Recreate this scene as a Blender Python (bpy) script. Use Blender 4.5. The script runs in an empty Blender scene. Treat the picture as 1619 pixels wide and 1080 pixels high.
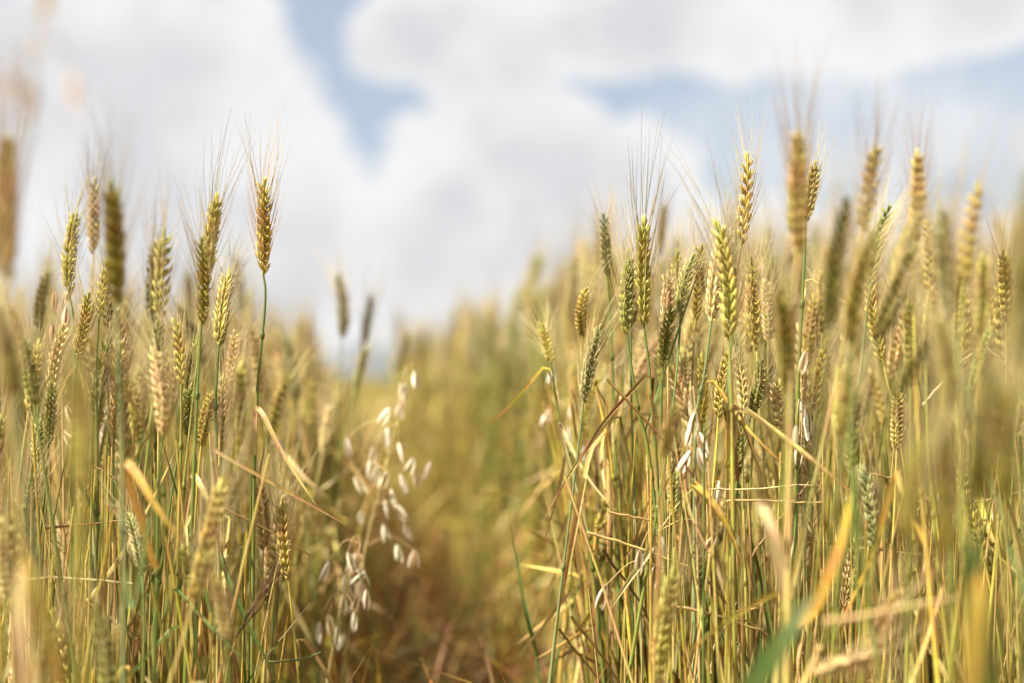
import bpy, math, random
import numpy as np
from mathutils import Vector, Matrix

R = math.radians
rnd = random.Random(11)
rng = np.random.default_rng(11)
scene = bpy.context.scene
C = scene.collection

# ------------------------------------------------------------------ camera
CAM_H, FPX, HOR = 0.50, 2250.0, 605.0          # metres, focal length and horizon row in photo pixels
PITCH = math.atan((HOR - 540) / FPX)
cam_d = bpy.data.cameras.new("camera")
cam_d.lens, cam_d.sensor_width = 50.0, 36.0 * (1619 / 1619)
cam_d.clip_start, cam_d.clip_end = 0.05, 5000
cam_d.dof.use_dof = True
cam_d.dof.focus_distance = 1.23
cam_d.dof.aperture_fstop = 2.1
cam = bpy.data.objects.new("camera", cam_d)
cam.location = (0, 0, CAM_H)
cam.rotation_euler = (math.pi / 2 + PITCH, 0, 0)
C.objects.link(cam)
scene.camera = cam

scene.view_settings.view_transform = 'Standard'
scene.view_settings.look = 'None'
scene.view_settings.exposure = 1.72
scene.view_settings.gamma = 1.0
scene.cycles.max_bounces = 8
scene.cycles.diffuse_bounces = 4
scene.cycles.transmission_bounces = 4
scene.cycles.use_denoising = True

# ------------------------------------------------------------------ sky and sun
SUN_EL, SUN_AZ = R(53), R(-116)                 # azimuth from +Y towards +X
sun_d = bpy.data.lights.new("sun", 'SUN')
sun_d.energy, sun_d.angle, sun_d.color = 5.0, R(2.5), (1.0, 0.94, 0.84)
sun = bpy.data.objects.new("sun", sun_d)
sv = Vector((math.sin(SUN_AZ) * math.cos(SUN_EL), math.cos(SUN_AZ) * math.cos(SUN_EL), math.sin(SUN_EL)))
sun.rotation_euler = sv.to_track_quat('Z', 'Y').to_euler()
sun.location = sv * 20
C.objects.link(sun)

world = bpy.data.worlds.new("World")
scene.world = world
world.use_nodes = True


class NT:
    """small helper that adds nodes and wires them"""
    def __init__(s, tree):
        s.t = tree
        tree.nodes.clear()

    def n(s, kind, **kw):
        nd = s.t.nodes.new(kind)
        for k, v in kw.items():
            setattr(nd, k, v)
        return nd

    def put(s, sock, v):
        if isinstance(v, bpy.types.NodeSocket):
            s.t.links.new(v, sock)
        else:
            sock.default_value = v

    def math(s, op, a, b=0.0, c=0.0, clamp=False):
        nd = s.n('ShaderNodeMath', operation=op, use_clamp=clamp)
        for i, v in enumerate((a, b, c)):
            s.put(nd.inputs[i], v)
        return nd.outputs[0]

    def mix(s, f, a, b, mode='MIX'):
        nd = s.n('ShaderNodeMix', data_type='RGBA', blend_type=mode)
        s.put(nd.inputs['Factor'], f)
        s.put(nd.inputs['A'], a if isinstance(a, bpy.types.NodeSocket) else (*a, 1))
        s.put(nd.inputs['B'], b if isinstance(b, bpy.types.NodeSocket) else (*b, 1))
        return nd.outputs['Result']

    def ramp(s, v, lo, hi, a=0.0, b=1.0, smooth=True):
        nd = s.n('ShaderNodeMapRange', interpolation_type='SMOOTHSTEP' if smooth else 'LINEAR')
        s.put(nd.inputs[0], v)
        for i, x in zip((1, 2, 3, 4), (lo, hi, a, b)):
            s.put(nd.inputs[i], x)
        return nd.outputs[0]

    def noise(s, vec, scale, detail=4, rough=0.55, dist=0.0):
        nd = s.n('ShaderNodeTexNoise')
        s.put(nd.inputs['Vector'], vec)
        nd.inputs['Scale'].default_value = scale
        nd.inputs['Detail'].default_value = detail
        nd.inputs['Roughness'].default_value = rough
        nd.inputs['Distortion'].default_value = dist
        return nd.outputs['Fac']


# clouds: puffs at bearings (azimuth, elevation), given as degrees
def bearing(px, py):
    return math.degrees(math.atan((px - 809.5) / FPX)), math.degrees(math.atan((HOR - py) / FPX))


w = NT(world.node_tree)
geo = w.n('ShaderNodeTexCoord').outputs['Generated']
sep = w.n('ShaderNodeSeparateXYZ')
w.put(sep.inputs[0], geo)
az = w.math('MULTIPLY', w.math('ARCTAN2', sep.outputs[0], sep.outputs[1]), 57.2958)
el = w.math('MULTIPLY', w.math('ARCSINE', sep.outputs[2]), 57.2958)
warp = w.n('ShaderNodeTexNoise')
w.put(warp.inputs['Vector'], geo)
warp.inputs['Scale'].default_value = 9
warp.inputs['Detail'].default_value = 3
wsep = w.n('ShaderNodeSeparateXYZ')
w.put(wsep.inputs[0], warp.outputs['Color'])
azw = w.math('ADD', az, w.math('MULTIPLY', w.math('SUBTRACT', wsep.outputs[0], .5), 3.4))
elw = w.math('ADD', el, w.math('MULTIPLY', w.math('SUBTRACT', wsep.outputs[1], .5), 3.0))
PUFFS = [(150, 250, 400, 270), (318, 135, 158, 140), (70, 150, 200, 125), (400, 340, 190, 180), (505, 325, 70, 90),
         (645, 62, 90, 68), (760, 40, 190, 78), (1050, 20, 380, 100), (1400, 15, 330, 110),
         (770, 118, 130, 70), (800, 240, 175, 140), (712, 300, 105, 125), (920, 270, 130, 120), (1020, 300, 110, 120), (850, 420, 500, 170),
         (1350, 440, 420, 120), (200, 480, 420, 160)]
field = None
for (cx, cy, rx, ry) in PUFFS:
    a0, e0 = bearing(cx, cy)
    ra, re = math.degrees(rx / FPX), math.degrees(ry / FPX)
    dx = w.math('DIVIDE', w.math('SUBTRACT', azw, a0), ra)
    dy = w.math('DIVIDE', w.math('SUBTRACT', elw, e0), re)
    f = w.math('SUBTRACT', 1.0, w.math('SQRT', w.math('ADD', w.math('MULTIPLY', dx, dx), w.math('MULTIPLY', dy, dy))))
    field = f if field is None else w.math('SMOOTH_MAX', field, f, 0.06)
n1 = w.noise(geo, 26, 6, 0.55)
# farther round the sky the clouds come from noise alone
n2 = w.noise(geo, 3.2, 5, 0.55)
outside = w.ramp(w.math('ABSOLUTE', az), 24, 34)
outside = w.math('MAXIMUM', outside, w.ramp(el, 18, 26))
base = w.math('MULTIPLY', w.math('SUBTRACT', n2, 0.47), 4.0)
fm = w.n('ShaderNodeMix', data_type='FLOAT')
w.put(fm.inputs[0], outside); w.put(fm.inputs[2], field); w.put(fm.inputs[3], base)
dens = w.math('ADD', fm.outputs[0], w.math('MULTIPLY', w.math('SUBTRACT', n1, .5), 0.85))
cover = w.ramp(dens, -0.03, 0.10)
a0, e0 = bearing(1380, 215)
dx = w.math('DIVIDE', w.math('SUBTRACT', azw, a0), 10.5)
dy = w.math('DIVIDE', w.math('SUBTRACT', elw, e0), 4.5)
thin = w.math('SUBTRACT', 1.0, w.math('SQRT', w.math('ADD', w.math('MULTIPLY', dx, dx), w.math('MULTIPLY', dy, dy))))
thin = w.math('MULTIPLY', w.ramp(thin, 0.0, 0.7), w.ramp(n1, 0.3, 0.7, 0.25, 0.8))
cover = w.math('MAXIMUM', cover, thin)
sky = w.n('ShaderNodeTexSky', sky_type='NISHITA')
sky.sun_disc = False
sky.sun_elevation, sky.sun_rotation = SUN_EL, SUN_AZ
sky.air_density, sky.dust_density = 1.0, 1.5
skyc = w.mix(1.0, sky.outputs[0], (0.15, 0.15, 0.15), 'MULTIPLY')
skyc = w.mix(0.52, skyc, (0.62, 0.67, 0.74))                     # thin high veil over the blue
n3 = w.noise(geo, 11, 4, 0.5)
rim = w.ramp(dens, 0.0, 0.8, 0.07, -0.05)                       # thinner edges of a cloud glow, thick cores are greyer
shade = w.ramp(w.math('ADD', rim, w.math('ADD', w.math('MULTIPLY', n3, 0.6), w.math('MULTIPLY', n1, 0.4))), 0.33, 0.62)
cloudc = w.mix(shade, (0.70, 0.703, 0.73), (0.90, 0.90, 0.905))
final = w.mix(cover, skyc, cloudc)
bg = w.n('ShaderNodeBackground')
w.put(bg.inputs[0], final)
bg.inputs[1].default_value = 0.31
wo = w.n('ShaderNodeOutputWorld')
w.put(wo.inputs[0], bg.outputs[0])


# ------------------------------------------------------------------ materials
def plant_material(name, rough, transl, streak, tip_mix=0.0, tip=(1, 1, 1), mottle=0.35, isl=0.3, spec=0.35, spots=0.0):
    m = bpy.data.materials.new(name)
    m.use_nodes = True
    t = NT(m.node_tree)
    info = t.n('ShaderNodeObjectInfo')
    att = t.n('ShaderNodeAttribute', attribute_name='data')
    geom = t.n('ShaderNodeNewGeometry')
    tc = t.n('ShaderNodeTexCoord').outputs['Object']
    col = t.mix(1.0, info.outputs['Color'], att.outputs['Color'], 'MULTIPLY')
    if tip_mix:
        f = t.ramp(att.outputs['Alpha'], 0.35, 1.0, 0.0, tip_mix)
        col = t.mix(f, col, t.mix(1.0, col, tip, 'MULTIPLY'))
    mp = t.n('ShaderNodeMapping')
    t.put(mp.inputs[0], tc)
    mp.inputs['Scale'].default_value = (streak, streak, streak * 0.06)
    ns = t.noise(mp.outputs[0], 1.0, 3, 0.6)
    nm = t.noise(tc, 28, 3, 0.6)
    v = t.math('ADD', t.math('MULTIPLY', ns, 0.55), t.math('MULTIPLY', geom.outputs['Random Per Island'], isl))
    v = t.math('ADD', v, 0.72 - isl * 0.5)
    if spots:
        blot = t.noise(tc, 210, 4, 0.7)
        col = t.mix(t.ramp(blot, 0.56, 0.68, 0.0, spots), col, (0.17, 0.09, 0.035))
    hsv = t.n('ShaderNodeHueSaturation')
    t.put(hsv.inputs['Hue'], t.ramp(nm, 0.3, 0.7, 0.5 - 0.02 * mottle / 0.35, 0.5 + 0.028 * mottle / 0.35))
    t.put(hsv.inputs['Saturation'], t.ramp(ns, 0.2, 0.8, 1.12, 0.86))
    t.put(hsv.inputs['Value'], v)
    t.put(hsv.inputs['Color'], col)
    p = t.n('ShaderNodeBsdfPrincipled')
    t.put(p.inputs['Base Color'], hsv.outputs[0])
    p.inputs['Roughness'].default_value = rough
    p.inputs['Specular IOR Level'].default_value = spec
    bump = t.n('ShaderNodeBump')
    bump.inputs['Strength'].default_value = 0.25
    bump.inputs['Distance'].default_value = 0.0004
    t.put(bump.inputs['Height'], ns)
    t.put(p.inputs['Normal'], bump.outputs[0])
    tr = t.n('ShaderNodeBsdfTranslucent')
    t.put(tr.inputs[0], hsv.outputs[0])
    mx = t.n('ShaderNodeMixShader')
    mx.inputs[0].default_value = transl
    t.put(mx.inputs[1], p.outputs[0])
    t.put(mx.inputs[2], tr.outputs[0])
    out = t.n('ShaderNodeOutputMaterial')
    t.put(out.inputs[0], mx.outputs[0])
    return m


M_EAR = plant_material("wheat_husk", 0.52, 0.24, 700, 0.9, (1.5, 1.4, 1.75), 0.5, 0.4, 0.25)
M_AWN = plant_material("wheat_beard", 0.5, 0.25, 300, 0.0, (1, 1, 1), 0.2, 0.3, 0.3)
M_STEM = plant_material("wheat_straw", 0.42, 0.12, 1200, 0.0, (1, 1, 1), 0.5, 0.2, 0.4, 0.35)
M_LEAF = plant_material("leaf_blade", 0.5, 0.30, 800, 0.5, (1.1, 0.9, 0.8), 0.5, 0.3, 0.3, 0.7)
M_OAT = plant_material("oat_husk", 0.45, 0.42, 1500, 0.3, (1.1, 1.1, 1.15), 0.15, 0.2, 0.35)


def soil_material(name, a, b, c):
    m = bpy.data.materials.new(name)
    m.use_nodes = True
    t = NT(m.node_tree)
    tc = t.n('ShaderNodeTexCoord').outputs['Object']
    n_a = t.noise(tc, 3.0, 8, 0.65)
    n_b = t.noise(tc, 40.0, 6, 0.7)
    col = t.mix(t.ramp(n_a, 0.35, 0.65), a, b)
    col = t.mix(t.ramp(n_b, 0.52, 0.66), col, c)
    p = t.n('ShaderNodeBsdfPrincipled')
    t.put(p.inputs['Base Color'], col)
    p.inputs['Roughness'].default_value = 0.95
    bump = t.n('ShaderNodeBump')
    bump.inputs['Strength'].default_value = 0.9
    bump.inputs['Distance'].default_value = 0.01
    t.put(bump.inputs['Height'], n_b)
    t.put(p.inputs['Normal'], bump.outputs[0])
    out = t.n('ShaderNodeOutputMaterial')
    t.put(out.inputs[0], p.outputs[0])
    return m


M_GROUND = soil_material("field_soil", (0.16, 0.10, 0.05), (0.24, 0.16, 0.07), (0.33, 0.24, 0.10))
M_PATH = soil_material("path_soil", (0.15, 0.085, 0.03), (0.22, 0.13, 0.045), (0.32, 0.21, 0.075))

# base colours of the plants
TONE = {
    'green': (0.29, 0.30, 0.08), 'olive': (0.40, 0.35, 0.085), 'gold': (0.51, 0.435, 0.125), 'pale': (0.63, 0.53, 0.26),
    'brown': (0.41, 0.32, 0.10), 'tan': (0.56, 0.43, 0.21), 'dark': (0.15, 0.135, 0.02), 'deep': (0.24, 0.205, 0.035), 'grey': (0.31, 0.32, 0.14),
}
STEMC = {
    'green': (0.135, 0.18, 0.04), 'olive': (0.30, 0.30, 0.07), 'gold': (0.50, 0.39, 0.09), 'pale': (0.58, 0.47, 0.19),
    'brown': (0.38, 0.25, 0.09), 'tan': (0.52, 0.39, 0.17), 'dark': (0.11, 0.125, 0.025), 'deep': (0.20, 0.19, 0.035), 'grey': (0.19, 0.25, 0.12),
}
LEAFC = {
    'green': (0.15, 0.20, 0.055), 'yellow': (0.50, 0.38, 0.08), 'tan': (0.56, 0.41, 0.18), 'orange': (0.58, 0.38, 0.09),
    'deep': (0.085, 0.125, 0.03), 'brown': (0.32, 0.18, 0.07), 'pale': (0.66, 0.54, 0.32), 'dark': (0.13, 0.07, 0.035),
}
for tbl, k in ((TONE, 0.88), (STEMC, 0.85), (LEAFC, 0.82)):
    for key in tbl:
        r_, g_, b_ = tbl[key]
        tbl[key] = (r_ * k * 1.03, g_ * k * 1.0, b_ * k * 0.82)
AWN = (0.52, 0.41, 0.20)


# ------------------------------------------------------------------ mesh helpers
class Geo:
    """collects quads with a per-vertex colour + position-along value"""
    def __init__(s):
        s.V, s.Q, s.D, s.n = [], [], [], 0

    def add(s, V, Q, tint=(1, 1, 1), t=None):
        V = np.asarray(V, float)
        d = np.ones((len(V), 4))
        d[:, :3] = tint
        d[:, 3] = 0.5 if t is None else t
        s.V.append(V); s.Q.append(np.asarray(Q, int) + s.n); s.D.append(d)
        s.n += len(V)

    def arrays(s):
        return np.concatenate(s.V), np.concatenate(s.Q), np.concatenate(s.D)

    def mesh(s, name, mats, mat_of=None):
        V, Q, D = s.arrays()
        me = bpy.data.meshes.new(name)
        me.vertices.add(len(V))
        me.vertices.foreach_set('co', V.astype(np.float32).ravel())
        me.loops.add(len(Q) * 4)
        me.loops.foreach_set('vertex_index', Q.astype(np.int32).ravel())
        me.polygons.add(len(Q))
        me.polygons.foreach_set('loop_start', np.arange(0, len(Q) * 4, 4, dtype=np.int32))
        me.polygons.foreach_set('loop_total', np.full(len(Q), 4, dtype=np.int32))
        me.polygons.foreach_set('use_smooth', np.ones(len(Q), dtype=bool))
        for m in (mats if isinstance(mats, (list, tuple)) else [mats]):
            me.materials.append(m)
        if mat_of is not None:
            me.polygons.foreach_set('material_index', np.asarray(mat_of, dtype=np.int32))
        a = me.attributes.new('data', 'FLOAT_COLOR', 'POINT')
        a.data.foreach_set('color', D.astype(np.float32).ravel())
        me.update(calc_edges=True)
        return me


def grid_quads(rows, cols, wrap=True):
    q = []
    for i in range(rows - 1):
        for j in range(cols if wrap else cols - 1):
            k = (j + 1) % cols
            q.append((i * cols + j, i * cols + k, (i + 1) * cols + k, (i + 1) * cols + j))
    return np.array(q, int)


_gq = {}


def gq(r, c, w=True):
    if (r, c, w) not in _gq:
        _gq[(r, c, w)] = grid_quads(r, c, w)
    return _gq[(r, c, w)]


def unit(v):
    v = np.asarray(v, float)
    return v / (np.linalg.norm(v, axis=-1, keepdims=True) + 1e-12)


def frames(P):
    T = unit(np.gradient(P, axis=0))
    ref = np.array([0.0, 1.0, 0.0]) if abs(T[:, 1]).mean() < 0.9 else np.array([1.0, 0, 0])
    N = unit(np.cross(T, ref))
    B = np.cross(T, N)
    return T, N, B


def tube(P, rad, sides):
    P = np.asarray(P, float)
    T, N, B = frames(P)
    a = np.linspace(0, 2 * np.pi, sides, endpoint=False)
    rad = np.asarray(rad, float)
    V = P[:, None, :] + rad[:, None, None] * (np.cos(a)[None, :, None] * N[:, None, :] + np.sin(a)[None, :, None] * B[:, None, :])
    return V.reshape(-1, 3), gq(len(P), sides)


def bezier(p0, p1, p2, p3, n):
    t = np.linspace(0, 1, n)[:, None]
    p0, p1, p2, p3 = (np.asarray(p, float) for p in (p0, p1, p2, p3))
    return (1 - t) ** 3 * p0 + 3 * (1 - t) ** 2 * t * p1 + 3 * (1 - t) * t * t * p2 + t ** 3 * p3


def spline(pts, n):
    """smooth curve through the points"""
    pts = np.asarray(pts, float)
    if len(pts) == 2:
        return pts[0] + (pts[1] - pts[0]) * np.linspace(0, 1, n)[:, None]
    P = np.vstack([2 * pts[0] - pts[1], pts, 2 * pts[-1] - pts[-2]])
    out = []
    segs = len(pts) - 1
    for u in np.linspace(0, segs - 1e-6, n):
        i = int(u); t = u - i
        a, b, c, d = P[i:i + 4]
        out.append(0.5 * ((2 * b) + (c - a) * t + (2 * a - 5 * b + 4 * c - d) * t * t + (3 * b - a - 3 * c + d) * t ** 3))
    return np.array(out)


def ribbon(P, width, up, cup=0.3, twist=0.0):
    """leaf blade: three vertices across with a folded midrib"""
    P = np.asarray(P, float)
    T = unit(np.gradient(P, axis=0))
    S = unit(np.cross(T, np.asarray(up, float)))
    N = np.cross(S, T)
    tw = np.linspace(0, twist, len(P))[:, None]
    S, N = S * np.cos(tw) + N * np.sin(tw), N * np.cos(tw) - S * np.sin(tw)
    w_ = np.asarray(width)[:, None]
    L = P + S * w_ * 0.5 + N * w_ * cup * 0.5
    Rr = P - S * w_ * 0.5 + N * w_ * cup * 0.5
    V = np.stack([L, P, Rr], 1).reshape(-1, 3)
    return V, gq(len(P), 3, False)


# ------------------------------------------------------------------ wheat ear
def pod_template(rings, sides, plump=1.0):
    """one husk, unit length along +Z, unit half-width, keeled on its outer (+X) side, open point at the tip"""
    t = np.linspace(0, 1, rings)
    r = (t + 0.02) ** 0.55 * (1.0 - t) ** 0.85
    r = r / r.max()
    r[0], r[-1] = 0.3, 0.03
    a = np.linspace(0, 2 * np.pi, sides, endpoint=False)
    rad = 1 + 0.22 * np.maximum(np.cos(a), 0) ** 6
    X = r[:, None] * (np.cos(a) * rad)[None] * plump
    Y = r[:, None] * np.sin(a)[None]
    X = X + (0.75 * np.sin(np.pi * t ** 0.9) + 0.35 * t ** 3 - 0.1)[:, None]
    Z = np.repeat(t[:, None], sides, 1)
    V = np.stack([X, Y, Z], -1).reshape(-1, 3)
    return V, gq(rings, sides), np.repeat(t, sides)


def frame_from(d, xdir):
    d = unit(d)
    x = np.asarray(xdir, float)
    x = unit(x - d * np.dot(x, d))
    y = np.cross(d, x)
    return np.stack([x, y, d], 1)


def ear_geo(seed, L=0.088, n=20, rings=8, sides=8, pods=5, awn_sides=3, awn_seg=5, awns=2, awn_len=0.068, bend=0.0, fat=1.0, awn_r=0.00030):
    r_ = np.random.default_rng(seed)
    PV, PQ, PT = pod_template(rings, sides)
    g, ga = Geo(), Geo()
    step = (L - 0.011) / n

    def bent(V):
        if not bend:
            return V
        V = V.copy()
        V[:, 0] += bend * (np.clip(V[:, 2], 0, None) / L) ** 2 * L
        return V
    rz = np.linspace(0, L * 0.93, 8)
    V, Q = tube(np.stack([rz * 0, rz * 0, rz], 1), np.full(8, 0.0012), 5)
    g.add(bent(V), Q, (0.8, 0.85, 0.7), 0.2)
    phase = r_.uniform(0, 0.5)
    for i in range(n + 1):
        u = i / n
        s = 1 if i % 2 == 0 else -1
        z = i * step
        env = (0.62 + 0.38 * min(1, u / 0.22)) * (1.0 - 0.42 * max(0, (u - 0.5) / 0.5) ** 1.5)
        env *= r_.uniform(0.92, 1.08) * fat
        terminal = i == n
        specs = [(-1, 0.40, 0.36, 0.0, 1.06), (1, 0.40, 0.36, 0.0, 1.06), (0, 0.0, 0.58, 0.0016, 0.92), (-1, 0.70, 0.22, -0.0012, 0.84), (1, 0.70, 0.22, -0.0012, 0.84)][:pods]
        for k, (yy, ytilt, xtilt, dz, sc) in enumerate(specs):
            xt = (xtilt + r_.normal(0, 0.05)) * (0.35 if terminal else 1)
            yt = yy * (ytilt + r_.normal(0, 0.06))
            d = np.array([s * math.tan(xt), math.tan(yt) * 0.9, 1.0])
            if terminal:
                d = np.array([yy * 0.22, s * 0.05 * k, 1.0])
            F = frame_from(d, (s, yy * 0.9, 0))
            ln = 0.0116 * sc * (0.75 + 0.25 * env) * r_.uniform(0.88, 1.1)
            wd = 0.0020 * sc * env
            S = np.diag([wd * 0.8, wd, ln])
            base = np.array([s * 0.0013 * env, yy * 0.0011 * env, z + dz])
            W = PV @ (F @ S).T + base
            if k >= 2 and r_.random() < 0.06:
                continue
            shade = r_.uniform(0.78, 1.2)
            g.add(bent(W), PQ, (shade, shade, shade * r_.uniform(0.8, 1.1)), PT)
            want = (k < 2 or (k == 2 and r_.random() < 0.5)) if awns >= 2 else (k == 0)
            if want and u > 0.04:
                tipp = W[-1]
                ax = np.array([r_.normal(s * 0.13, 0.05), r_.normal(yy * 0.12, 0.05), 1.0])
                if r_.random() < 0.12:
                    ax[:2] *= 2.2
                ax = unit(ax)
                d0 = unit(unit(d) * 0.6 + ax)
                al = awn_len * r_.uniform(0.7, 1.15) * (0.6 + 0.4 * u)
                cv = np.array([s * r_.normal(0.04, 0.045), yy * r_.normal(0.03, 0.045), 0])
                tt = np.linspace(0, 1, awn_seg)[:, None]
                P = tipp + (d0 * (1 - tt) + ax * tt) * tt * al + cv * al * tt ** 2
                va, qa = tube(bent(P), np.linspace(awn_r, awn_r * 0.25, awn_seg), awn_sides)
                sh = r_.uniform(0.75, 1.25)
                ga.add(va, qa, (sh, sh, sh), np.repeat(tt[:, 0], awn_sides))
    return g, ga


EARS = []
for k in range(18):
    e, a = ear_geo(100 + k, L=0.088, n=[20, 17, 22, 19, 15][k % 5], bend=[0, 0.12, -0.1, 0.2][k % 4], fat=[0.82, 0.95, 0.77, 0.87, 0.97, 0.8, 0.9][k % 7],
                   awn_len=[0.066, 0.075, 0.058][k % 3])
    EARS.append((e.mesh("ear", M_EAR), a.mesh("beard", M_AWN)))
EAR_L = 0.088


# ------------------------------------------------------------------ tagging
def tag(o, label=None, cat=None, group=None, kind=None):
    for k, v in (('label', label), ('category', cat), ('group', group), ('kind', kind)):
        if v:
            o[k] = v
    return o


def link(name, me, parent=None, col=(1, 1, 1)):
    o = bpy.data.objects.new(name, me)
    o.color = (*col, 1)
    o.parent = parent
    C.objects.link(o)
    return o


def at(px, py, d):
    """the point whose bearing from the tripod is that of photo pixel (px, py), d metres out along the path"""
    u, v = (px - 809.5) / FPX, (540 - py) / FPX
    c, s = math.cos(PITCH), math.sin(PITCH)
    yy, zz = c - v * s, s + v * c
    return np.array([u / yy * d, d, CAM_H + zz / yy * d])


def to_px(p):
    c, s = math.cos(PITCH), math.sin(PITCH)
    x, y, z = p[0], p[1], p[2] - CAM_H
    f, v = y * c + z * s, -y * s + z * c
    return 809.5 + FPX * x / f, 540 - FPX * v / f


def vary(c, a=0.12):
    k = rnd.uniform(1 - a, 1 + a)
    return tuple(min(1, x * k * rnd.uniform(0.95, 1.05)) for x in c)


# ------------------------------------------------------------------ one wheat stalk
def stem_curve(root, base, d, n=30, mids=None):
    h = base[2] - root[2]
    if mids:
        pts = [root] + list(mids) + [base]
        return spline(pts, n + 6)
    return bezier(root, root + np.array([0, 0, h * 0.4]) + (base - root) * np.array([.1, .1, 0]), base - unit(d) * h * 0.28, base, n)


def leaf_mesh(kind, seed):
    r_ = np.random.default_rng(seed)
    g = Geo()
    L = r_.uniform(0.13, 0.24)
    n = 14
    t = np.linspace(0, 1, n)
    if kind == 'arch':
        P = np.stack([L * t ** 1.3 * 0.75, 0.02 * L * np.sin(5 * t), L * (0.85 * t - 1.05 * t ** 2.4)], 1)
    elif kind == 'snap':
        k = r_.uniform(0.12, 0.35)
        up = np.minimum(t, k); dn = np.maximum(t - k, 0)
        P = np.stack([L * (up * 0.25 + dn * r_.uniform(0.35, 0.75)), L * 0.03 * np.sin(7 * t), L * (up * 1.0 - dn * r_.uniform(0.5, 0.95))], 1)
    elif kind == 'hang':
        P = np.stack([L * 0.22 * np.sqrt(t), L * 0.05 * np.sin(4 * t), -L * t * 0.9], 1)
    else:
        P = np.stack([L * t * 0.35, L * 0.05 * np.sin(3 * t), L * t * 0.93], 1)
    w_ = r_.uniform(0.0025, 0.0065) * np.clip(np.sin(np.pi * (0.16 + 0.84 * t)), 0.02, 1) ** 0.8
    V, Q = ribbon(P, w_, (0.3, 0.1, 1), r_.uniform(0.6, 1.8), r_.uniform(-2.5, 2.5))
    g.add(V, Q, (1, 1, 1), np.repeat(t, 3))
    return g.mesh("leaf", M_LEAF)


LEAVES = {k: [leaf_mesh(k, 40 + 7 * i + j * 91) for i in range(5)] for j, k in enumerate(('arch', 'snap', 'hang', 'up'))}
LEAF_PICK = ['snap', 'hang', 'snap', 'up', 'snap', 'hang']
LEAF_COL = ['tan', 'tan', 'pale', 'yellow', 'brown', 'orange', 'green', 'tan', 'green']
N_STALK = 0


def wheat(base, tip, tone, label, group, stem_tone=None, mids=None, root=None, roll=None, leaves=2, var=None):
    global N_STALK
    i = N_STALK if var is None else var
    N_STALK += 1
    base, tip = np.asarray(base, float), np.asarray(tip, float)
    d = tip - base
    ln = np.linalg.norm(d)
    d = d / ln
    if root is None:
        if mids:
            a, b = np.asarray(mids[-1]), np.asarray(mids[-2]) if len(mids) > 1 else base
            dr = (a - b) if len(mids) > 1 else (a - base)
            # run on towards the ground along the last visible slope, easing to upright
            k = a[2] / max(1e-3, -dr[2]) * 0.55
            root = np.array([a[0] + dr[0] * k, a[1] + rnd.uniform(-.02, .02), 0.0])
            mids = list(mids)[::-1]
        else:
            root = np.array([base[0] - d[0] * 0.12 + rnd.gauss(0, 0.035), base[1] - d[1] * .1 + rnd.gauss(0, 0.03), 0.0])
    P = stem_curve(root, base, d, mids=mids)
    e = bpy.data.objects.new("wheat_stalk", None)
    e.empty_display_size = 0.03
    e.location = root
    C.objects.link(e)
    tag(e, label, "wheat", group)
    g = Geo()
    u = np.linspace(0, 1, len(P))
    rad = 0.0016 - 0.0007 * u
    sheath = np.clip((u - 0.38) * 40, 0, 1) * np.clip((0.60 - u) * 12, 0, 1) + np.clip((u - 0.10) * 40, 0, 1) * np.clip((0.33 - u) * 12, 0, 1)
    rad = rad + 0.00045 * np.clip(sheath, 0, 1)
    V, Q = tube(P - root, rad, 7)
    dry = rnd.uniform(0.0, 1.0)
    sh = np.repeat(np.clip(sheath, 0, 1), 7)[:, None] * dry
    g.add(V, Q, 1 + sh * np.array([0.7, 0.35, 0.25]), np.repeat(u, 7))
    # swollen joints
    for q in (0.38, 0.66):
        k = int(q * (len(P) - 1))
        c, tdir = P[k] - root, unit(P[k + 1] - P[k])
        zz = np.linspace(-0.0035, 0.0035, 5)[:, None]
        V, Q = tube(c + tdir * zz, rad[k] + np.array([0.0001, 0.0008, 0.0011, 0.0008, 0.0001]), 7)
        g.add(V, Q, (0.75, 0.7, 0.55), 0.5)
    link("stem", g.mesh("stem", M_STEM), e, vary(STEMC[stem_tone or tone]))
    me, mb = EARS[i % len(EARS)]
    ear = link("ear", me, e, vary(TONE[tone], 0.1))
    z = Vector(d)
    q = Vector((0, 0, 1)).rotation_difference(z)
    rr = rnd.uniform(0, 6.28) if roll is None else roll
    M = q.to_matrix().to_4x4() @ Matrix.Rotation(rr, 4, 'Z')
    k = ln / EAR_L
    kw = k if 0.8 < k < 1.25 else (0.8 if k <= .8 else 1.25)
    ear.matrix_local = Matrix.Translation(Vector(base - root)) @ M @ Matrix.Diagonal((kw, kw, k, 1))
    b = link("beard", mb, ear, vary(AWN if tone != 'brown' else (0.34, 0.2, 0.09), 0.2))
    for j in range(leaves):
        kind = rnd.choice(LEAF_PICK)
        lc = rnd.choice(LEAF_COL)
        if kind == 'up':
            lc = rnd.choice(['green', 'green', 'yellow', 'tan'])
        f = rnd.uniform(0.42, 0.82) if kind != 'up' else rnd.uniform(0.22, 0.5)
        if lc == 'green' or kind == 'arch':
            f = rnd.uniform(0.2, 0.55)
        p = P[int(f * (len(P) - 1))] - root
        lf = link("leaf", rnd.choice(LEAVES[kind]), e, vary(LEAFC[lc], 0.15))
        s = rnd.uniform(0.7, 1.15)
        lf.location = p
        lf.rotation_euler = (rnd.gauss(0, .12), rnd.gauss(0, .12), rnd.uniform(0, 6.28))
        lf.scale = (s, s, s)
    return e


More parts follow.
